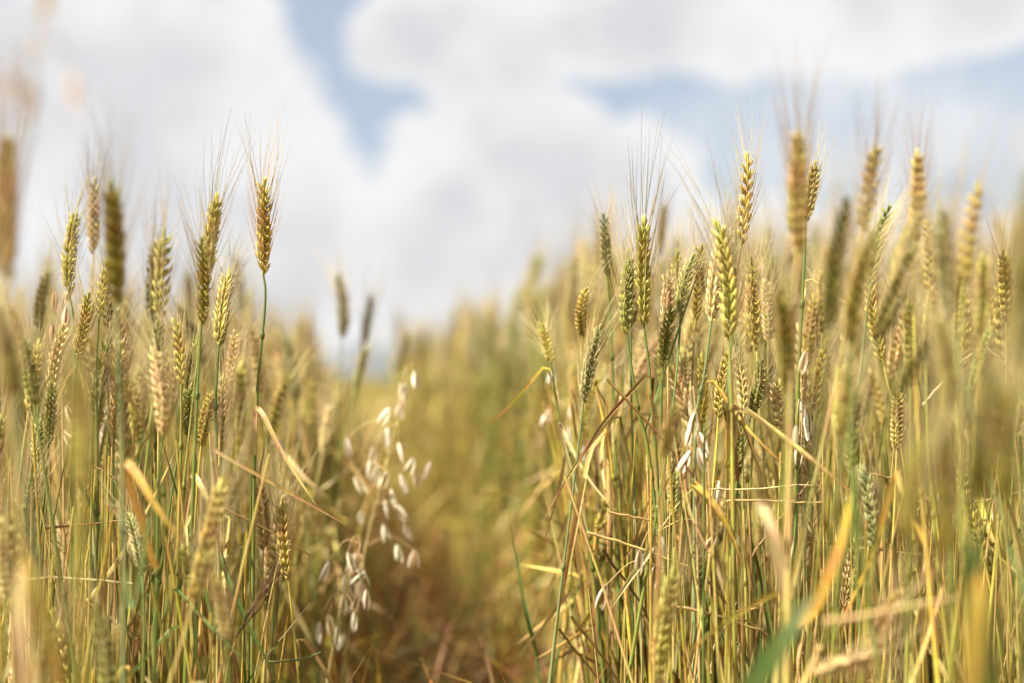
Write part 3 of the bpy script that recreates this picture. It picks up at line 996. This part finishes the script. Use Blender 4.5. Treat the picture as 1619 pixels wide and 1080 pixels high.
lit = Geo()
for _ in range(5200):
    d = 1.4 + 6.5 * rnd.random() ** 1.3
    x = rnd.uniform(xl(d) - .25, xr(d) + .25)
    a = rnd.uniform(0, 6.28)
    L = rnd.uniform(0.03, 0.16)
    t = np.linspace(0, 1, 5)
    z0 = 0.012 + rnd.random() ** 3 * 0.07
    P = np.stack([x + L * t * math.cos(a), d + L * t * math.sin(a), z0 + rnd.gauss(0, .25) * L * (t - .5) + 0.12 * L * np.sin(3 * t)], 1)
    P[:, 2] = np.maximum(P[:, 2], 0.022)
    V, Q = ribbon(P, rnd.uniform(0.003, 0.008) * np.sin(np.pi * (.1 + .85 * t)), (0, 0, 1), 0.4, rnd.uniform(-2, 2))
    lit.add(V, Q, rot(LEAFC[rnd.choice(['tan', 'brown', 'brown', 'orange', 'brown', 'dark', 'brown', 'dark', 'green'])]), 0.4)
tag(link("straw_litter", lit.mesh("straw_litter", M_LEAF)), "trampled straw and dead leaves strewn along the brown path", "litter", None, "stuff")

gr = Geo()
for _ in range(6500):
    d = 1.0 + 7.5 * rnd.random() ** 1.1
    u = rnd.random()
    a0, a1 = xl(d), xr(d)
    if u < 0.55:                                   # along the two edges
        x = (a0 + abs(rnd.gauss(0, .09)) - .05) if rnd.random() < .5 else (a1 - abs(rnd.gauss(0, .09)) + .05)
        H = rnd.uniform(0.08, 0.30)
    elif u < 0.72:
        if d < 1.9:
            continue
        x = rnd.uniform(a0, a1)
        H = rnd.uniform(0.04, 0.14)
    else:                                          # in the crop
        x = rnd.uniform(-0.37, 0.37) * d
        if a0 < x < a1:
            continue
        H = rnd.uniform(0.12, 0.38)
    a = rnd.uniform(0, 6.28)
    t = np.linspace(0, 1, 6)
    b = rnd.uniform(0.1, 0.9)
    P = np.stack([x + H * b * t ** 2 * math.cos(a), d + H * b * t ** 2 * math.sin(a), H * (t - 0.35 * b * t ** 2.5)], 1)
    V, Q = ribbon(P, rnd.uniform(0.002, 0.006) * np.sin(np.pi * (.3 + .68 * t)), (math.cos(a), math.sin(a), 0.3), 0.4, rnd.uniform(-1, 1))
    gr.add(V, Q, rot(LEAFC[rnd.choice(['brown', 'brown', 'orange', 'green', 'brown', 'brown', 'green', 'tan'])]), np.repeat(t, 3))
# bare straws and late shoots standing thickly between the ears
for _ in range(5200):
    d = 1.12 + 2.6 * rnd.random() ** 1.25
    x = rnd.uniform(-0.40, 0.40) * d
    if xl(d) - .02 < x < xr(d) + .02:
        continue
    H = rnd.uniform(0.26, 0.47)
    t = np.linspace(0, 1, 6)
    a = rnd.uniform(0, 6.28)
    ln = abs(rnd.gauss(0, 0.10)) * H
    P = np.stack([x + ln * t ** 1.5 * math.cos(a), d + ln * t ** 1.5 * math.sin(a), H * t], 1)
    V, Q = tube(P, np.linspace(rnd.uniform(.0009, .0018), rnd.uniform(.0004, .0010), 6), 4)
    c = STEMC[rnd.choice(['gold', 'olive', 'pale', 'pale', 'tan', 'gold', 'green', 'tan'])]
    gr.add(V, Q, vary(c, .25), np.repeat(t, 4))
# the ragged walls of the path: tall straws with dead leaves hanging from them
for _ in range(1900):
    d = 1.35 + 3.2 * rnd.random() ** 1.3
    left = rnd.random() < 0.4
    if left and d < 1.62:
        continue
    off = abs(rnd.gauss(0, 0.07))
    x = xl(d) - off + .01 if left else xr(d) + off + .015
    H = rnd.uniform(0.28, 0.52)
    t = np.linspace(0, 1, 6)
    ln = rnd.gauss(0.02 if left else -0.03, 0.065) * H
    ld = rnd.gauss(0, 0.08) * H
    P = np.stack([x + ln * t ** 1.5, d + ld * t, H * t], 1)
    c = vary(STEMC[rnd.choice(['gold', 'pale', 'tan', 'gold', 'olive', 'green', 'dark', 'brown'])], .35)
    V, Q = tube(P, np.linspace(rnd.uniform(.0012, .0022), .0009, 6), 4)
    gr.add(V, Q, c, np.repeat(t, 4))
    if rnd.random() < 0.55:
        lc = vary(LEAFC[rnd.choice(['tan', 'pale', 'brown', 'orange', 'tan', 'dark', 'green'])], .3)
        mass_leaf(gr, P[rnd.choice([2, 3, 4])], 7, 1.0, lc)
tag(link("undergrowth", gr.mesh("undergrowth", M_LEAF)), "low dry grass and weeds growing between the stalks and along the path", "grass", None, "stuff")


# ------------------------------------------------------------------ wild oats
def oat_spikelet_mesh(seed, gape):
    """two papery glumes hanging from the origin, with dark florets between them"""
    g = Geo()
    r_ = np.random.default_rng(seed)
    n = 9
    t = np.linspace(0, 1, n)
    for s in (-1, 1):
        L = 0.021 * r_.uniform(0.92, 1.05)
        wv = 0.0034 * np.sin(np.pi * (0.06 + 0.93 * t)) ** 0.8 + 0.0002
        off = s * (0.0007 + gape * 0.006 * t ** 1.2 + 0.0009 * np.sin(np.pi * t))
        m = 5
        V = []
        for i in range(n):
            for j in range(m):
                a = (j / (m - 1) - 0.5) * 2.4
                V.append((off[i] + s * wv[i] * 0.62 * (math.cos(a) - 0.3), wv[i] * math.sin(a) / 0.93 * 0.62, -L * t[i]))
        g.add(V, gq(n, m, False), (1, 1, 1), np.repeat(t, m))
    P = np.stack([0.0003 * np.sin(5 * t), 0 * t, -0.017 * t], 1)
    V, Q = tube(P, 0.0013 * np.sin(np.pi * (0.1 + .85 * t)) + 0.0002, 6)
    g.add(V, Q, (0.45, 0.3, 0.15), np.repeat(t, 6))
    t2 = np.linspace(0, 1, 4)
    V, Q = tube(np.stack([0.004 * t2, 0 * t2, -0.012 - 0.022 * t2], 1), np.linspace(.00025, .0001, 4), 3)
    g.add(V, Q, (0.4, 0.25, 0.15), 0.5)
    return g.mesh("spikelet", M_OAT)


OATS = [oat_spikelet_mesh(k, [0.15, 0.35, 0.7, 0.2][k % 4]) for k in range(6)]
OATC = (0.86, 0.77, 0.58)


def wild_oat(stem_px, d, spikes, label, scale=1.0, col=OATC, stemc=(0.5, 0.36, 0.15), tilt=0.25):
    P = spline([at(x, y, d) for x, y in stem_px], 26)
    root = P[0].copy()
    if root[2] > 0:
        g0 = np.array([root[0] + (P[0] - P[3])[0] * .5, root[1], 0])
        P = np.vstack([g0 + (root - g0) * np.linspace(0, 1, 6, endpoint=False)[:, None], P])
        root = g0
    else:
        k = int(np.argmax(P[:, 2] > 0))
        P = P[k:]
        root = np.array([P[0][0], P[0][1], 0.0])
        P[0] = root
    e = bpy.data.objects.new("wild_oat", None)
    e.empty_display_size = 0.03
    e.location = root
    C.objects.link(e)
    tag(e, label, "wild oat", "wild oats among the wheat")
    g = Geo()
    V, Q = tube(P - root, np.linspace(0.0014, 0.0004, len(P)), 6)
    g.add(V, Q, (1, 1, 1), 0.5)
    for (x, y) in spikes:
        dd = d + rnd.gauss(0, 0.02)
        top = at(x, y - 0.0105 * FPX / d * scale, dd)
        # branch leaves the stem above the spikelet's height and arches over
        cand = np.argsort(np.abs(P[:, 2] - (top[2] + rnd.uniform(0.0, 0.03))))
        q = P[cand[0]]
        mid = (q + top) / 2 + np.array([0, 0, 0.012])
        V, Q = tube(spline([q, mid, top], 8) - root, np.linspace(0.0005, 0.0003, 8), 4)
        g.add(V, Q, (1, .95, .9), 0.5)
        o = link("spikelet", rnd.choice(OATS), e, vary(col, .1))
        o.location = top - root
        o.rotation_euler = (rnd.gauss(0, tilt), rnd.gauss(-0.15, tilt), rnd.uniform(0, 6.28))
        o.scale = (scale,) * 3
    link("stem", g.mesh("stem", M_STEM), e, stemc)
    return e


wild_oat([(505, 1500), (530, 1150), (575, 880), (620, 700), (650, 590)], 1.5,
         [(655, 603), (641, 622), (634, 622), (635, 651), (616, 661), (612, 692), (630, 716), (655, 739), (633, 766), (612, 762), (589, 722), (585, 742),
          (680, 746), (656, 762), (608, 806), (626, 814), (571, 824), (606, 845), (628, 877), (655, 886), (598, 752), (548, 708), (560, 770), (618, 790), (640, 845)],
         "tall wild oat drooping pale husks over the path below the sky gap")
wild_oat([(470, 1500), (500, 1200), (535, 980), (570, 860)], 1.42,
         [(550, 890), (562, 892), (546, 925), (556, 930), (567, 915), (577, 922), (579, 950), (568, 938), (544, 958), (519, 990), (533, 1008), (566, 960), (545, 1020), (560, 985), (520, 905), (505, 1000)],
         "low wild oat with clustered whitish husks under the tall drooping oat")
wild_oat([(900, 1500), (905, 1000), (895, 720), (872, 570)], 1.6, [(873, 600), (879, 632), (868, 664), (906, 652), (921, 720), (892, 758), (900, 690), (902, 815)],
         "wild oat with few white husks behind the ear leaning over the path")
wild_oat([(1110, 1500), (1105, 1000), (1100, 780), (1092, 620)], 1.17, [(1091, 652), (1100, 672), (1094, 690), (1106, 705), (1092, 733), (1104, 728)],
         "wild oat with cream husks under the golden ears of the right bank")
wild_oat([(1275, 1500), (1272, 1000), (1268, 760), (1268, 620)], 1.22, [(1268, 652), (1272, 680), (1259, 692), (1264, 718), (1277, 672), (1275, 575)],
         "wild oat with gaping white husks beside the bare stem of the short green ear", tilt=0.12)
wild_oat([(1060, 1600), (1050, 1100), (1045, 940), (1042, 840)], 1.2, [(1047, 868), (1036, 915), (1072, 945), (1137, 780), (1132, 865), (1012, 890), (958, 945)],
         "low wild oat with grey husks near the bottom of the right bank", col=(0.66, 0.55, 0.40))
wild_oat([(165, 1500), (170, 1000), (168, 780), (170, 600)], 1.36, [(163, 600), (182, 600), (166, 685), (104, 660), (100, 700), (182, 650)],
         "wild oat with hanging pale husks among stems below the blurred dark olive ear")
wild_oat([(90, 1500), (100, 900), (98, 600), (100, 440)], 1.32, [(86, 478), (118, 468), (104, 505), (82, 530)],
         "wild oat with pinkish open husks against white sky by the upright olive ear", col=(0.62, 0.42, 0.28))
wild_oat([(360, 1500), (370, 1100), (372, 900), (380, 800)], 1.5, [(366, 810), (386, 830), (430, 890), (440, 710), (370, 780), (410, 865), (400, 930)],
         "wild oat with blurred whitish husks low behind the lone ear's stem")
wild_oat([(-60, 1500), (-20, 700), (20, 300), (60, 60)], 0.60, [(50, 160), (8, 150), (115, 155), (85, 2)],
         "very blurred wild oat close to the lens at the upper left corner", col=(0.45, 0.35, 0.24), stemc=(0.45, .36, .22))
wild_oat([(1560, 1500), (1500, 1200), (1480, 1000), (1468, 860)], 1.3, [(1468, 905), (1448, 1080), (1640, 790), (1575, 805), (1500, 930)],
         "wild oat with small pale husks low at the right behind blurred leaves")
wild_oat([(720, 1600), (760, 900), (750, 760), (735, 690)], 3.4, [(735, 715), (748, 722), (700, 715), (715, 725), (760, 740)],
         "blurred far wild oat with pale husks standing in the path")

# ------------------------------------------------------------------ loose dead straws and a dark grass head
DEAD = [
 ([(70, 837), (130, 830), (202, 820)], 1.2, 'brown', 0.0011, "thin brown straw lying level across stems at the far left"),
 ([(150, 741), (172, 755), (196, 778)], 1.21, 'tan', 0.0012, "short tan straw slanting down right of the very blurred yellow ear"),
 ([(112, 938), (160, 970), (206, 1008)], 1.2, 'tan', 0.0018, "yellowish straw slanting down low at the left"),
 ([(30, 915), (120, 920), (210, 925)], 1.15, 'pale', 0.001, "long pale straw lying level low at the left"),
 ([(345, 800), (420, 840), (490, 880)], 1.28, 'brown', 0.001, "thin brown straw crossing behind the lone ear's stem"),
 ([(375, 862), (420, 840), (470, 822)], 1.3, 'tan', 0.001, "thin tan straw rising right under the folded brown leaf"),
 ([(928, 842), (1000, 862), (1082, 893)], 1.19, 'tan', 0.0013, "long tan straw lying across stems at mid height right of the path"),
 ([(962, 811), (1020, 822), (1078, 833)], 1.2, 'tan', 0.0011, "shorter tan straw lying just above the long tan one"),
 ([(960, 600), (1060, 710), (1150, 830)], 1.18, 'brown', 0.0012, "dark bent straw running down across the green stems of the right bank"),
 ([(955, 870), (1000, 930), (1045, 1010)], 1.21, 'dark', 0.0013, "dark brown straw slanting down to the right below the pale folded leaf"),
 ([(905, 975), (950, 1030), (985, 1085)], 1.22, 'brown', 0.0013, "dark straw slanting down beside the path at the bottom"),
 ([(885, 995), (920, 1040), (960, 1085)], 1.26, 'brown', 0.0012, "dark straw at the very edge of the path, lowest of all"),
 ([(1120, 775), (1200, 776), (1300, 774)], 1.2, 'pale', 0.0009, "fine pale straw lying level below the gaping oat husks"),
 ([(1150, 792), (1230, 791), (1298, 791)], 1.2, 'tan', 0.0011, "tan straw lying level just under the fine pale one"),
 ([(1062, 958), (1130, 975), (1200, 1000)], 1.17, 'tan', 0.0014, "tan straw sloping gently near the bottom of the right bank"),
 ([(1150, 970), (1190, 962), (1240, 958)], 1.22, 'tan', 0.0012, "short straw lying level near the bottom left of the blurred green leaf"),
 ([(1120, 918), (1170, 965), (1220, 1002)], 1.2, 'brown', 0.0011, "brown straw slanting down near the bottom of the right bank"),
 ([(1190, 880), (1240, 815), (1290, 740)], 1.2, 'brown', 0.0009, "thin brown straw rising to the right beside the orange blurred leaf"),
 ([(1370, 750), (1410, 760), (1440, 772)], 1.2, 'tan', 0.0011, "short tan straw lying beside the low pale green ear"),
 ([(1300, 985), (1400, 965), (1520, 950)], 0.85, 'tan', 0.002, "blurred tan straw lying level across the lower right"),
 ([(1560, 550), (1590, 575), (1612, 600)], 1.15, 'pale', 0.0012, "pale broken straw slanting near the right edge"),
 ([(20, 800), (60, 900), (100, 1080)], 0.95, 'brown', 0.0016, "blurred brownish straw curving down at the lower left corner"),
 ([(420, 1046), (470, 1042), (500, 1030)], 1.25, 'green', 0.0011, "short green stem lying level at the bottom left of the path"),
 ([(1460, 640), (1500, 590), (1540, 560)], 1.15, 'pale', 0.0008, "hair thin pale straw rising right under the blurred golden ears"),
]
for pts, d, c, r0, label in DEAD:
    P = spline([at(x, y, d + 0.01 * i) for i, (x, y) in enumerate(pts)], 16)
    P = P + np.cumsum(rng.normal(0, 0.00045, P.shape), axis=0)
    g = Geo()
    V, Q = tube(P - P[0], np.linspace(r0, r0 * .6, 16), 6)
    g.add(V, Q, (1, 1, 1), 0.5)
    o = link("dead_straw", g.mesh("dead_straw", M_STEM), None, vary(LEAFC[c], .1))
    o.location = P[0]
    tag(o, label, "straw", "broken straws lying among the stalks")

hd = bpy.data.objects.new("dry_grass", None)
hr = at(330, 1200, 1.16); hr[2] = 0
hd.location = hr
C.objects.link(hd)
tag(hd, "dry dark brown grass head with stiff bristles left of the oats", "grass")
g = Geo()
st = spline([hr, at(350, 1120, 1.16), at(372, 1015, 1.16)], 12)
V, Q = tube(st - hr, np.linspace(.0014, .0009, 12), 6)
g.add(V, Q, (1, 1, 1), 0.5)
link("stem", g.mesh("stem", M_STEM), hd, LEAFC['brown'])
g = Geo()
for k in range(13):
    q = k / 12
    s0 = at(373 + q * 26 + rnd.uniform(-2, 2), 1010 - q * 55, 1.16)
    e0 = at(395 + q * 58 + rnd.uniform(-7, 7), 965 - q * 105 + rnd.uniform(-14, 22), 1.16 + rnd.gauss(0, .006))
    mid = (s0 + e0) / 2 + np.array([0.0015, 0, -0.0012])
    V, Q = tube(spline([s0, mid, e0], 8) - hr, np.linspace(.0008, .0003, 8), 4)
    g.add(V, Q, vary((1, 1, 1), .4), 0.5)
link("bristle_head", g.mesh("bristle_head", M_STEM), hd, LEAFC['dark'])
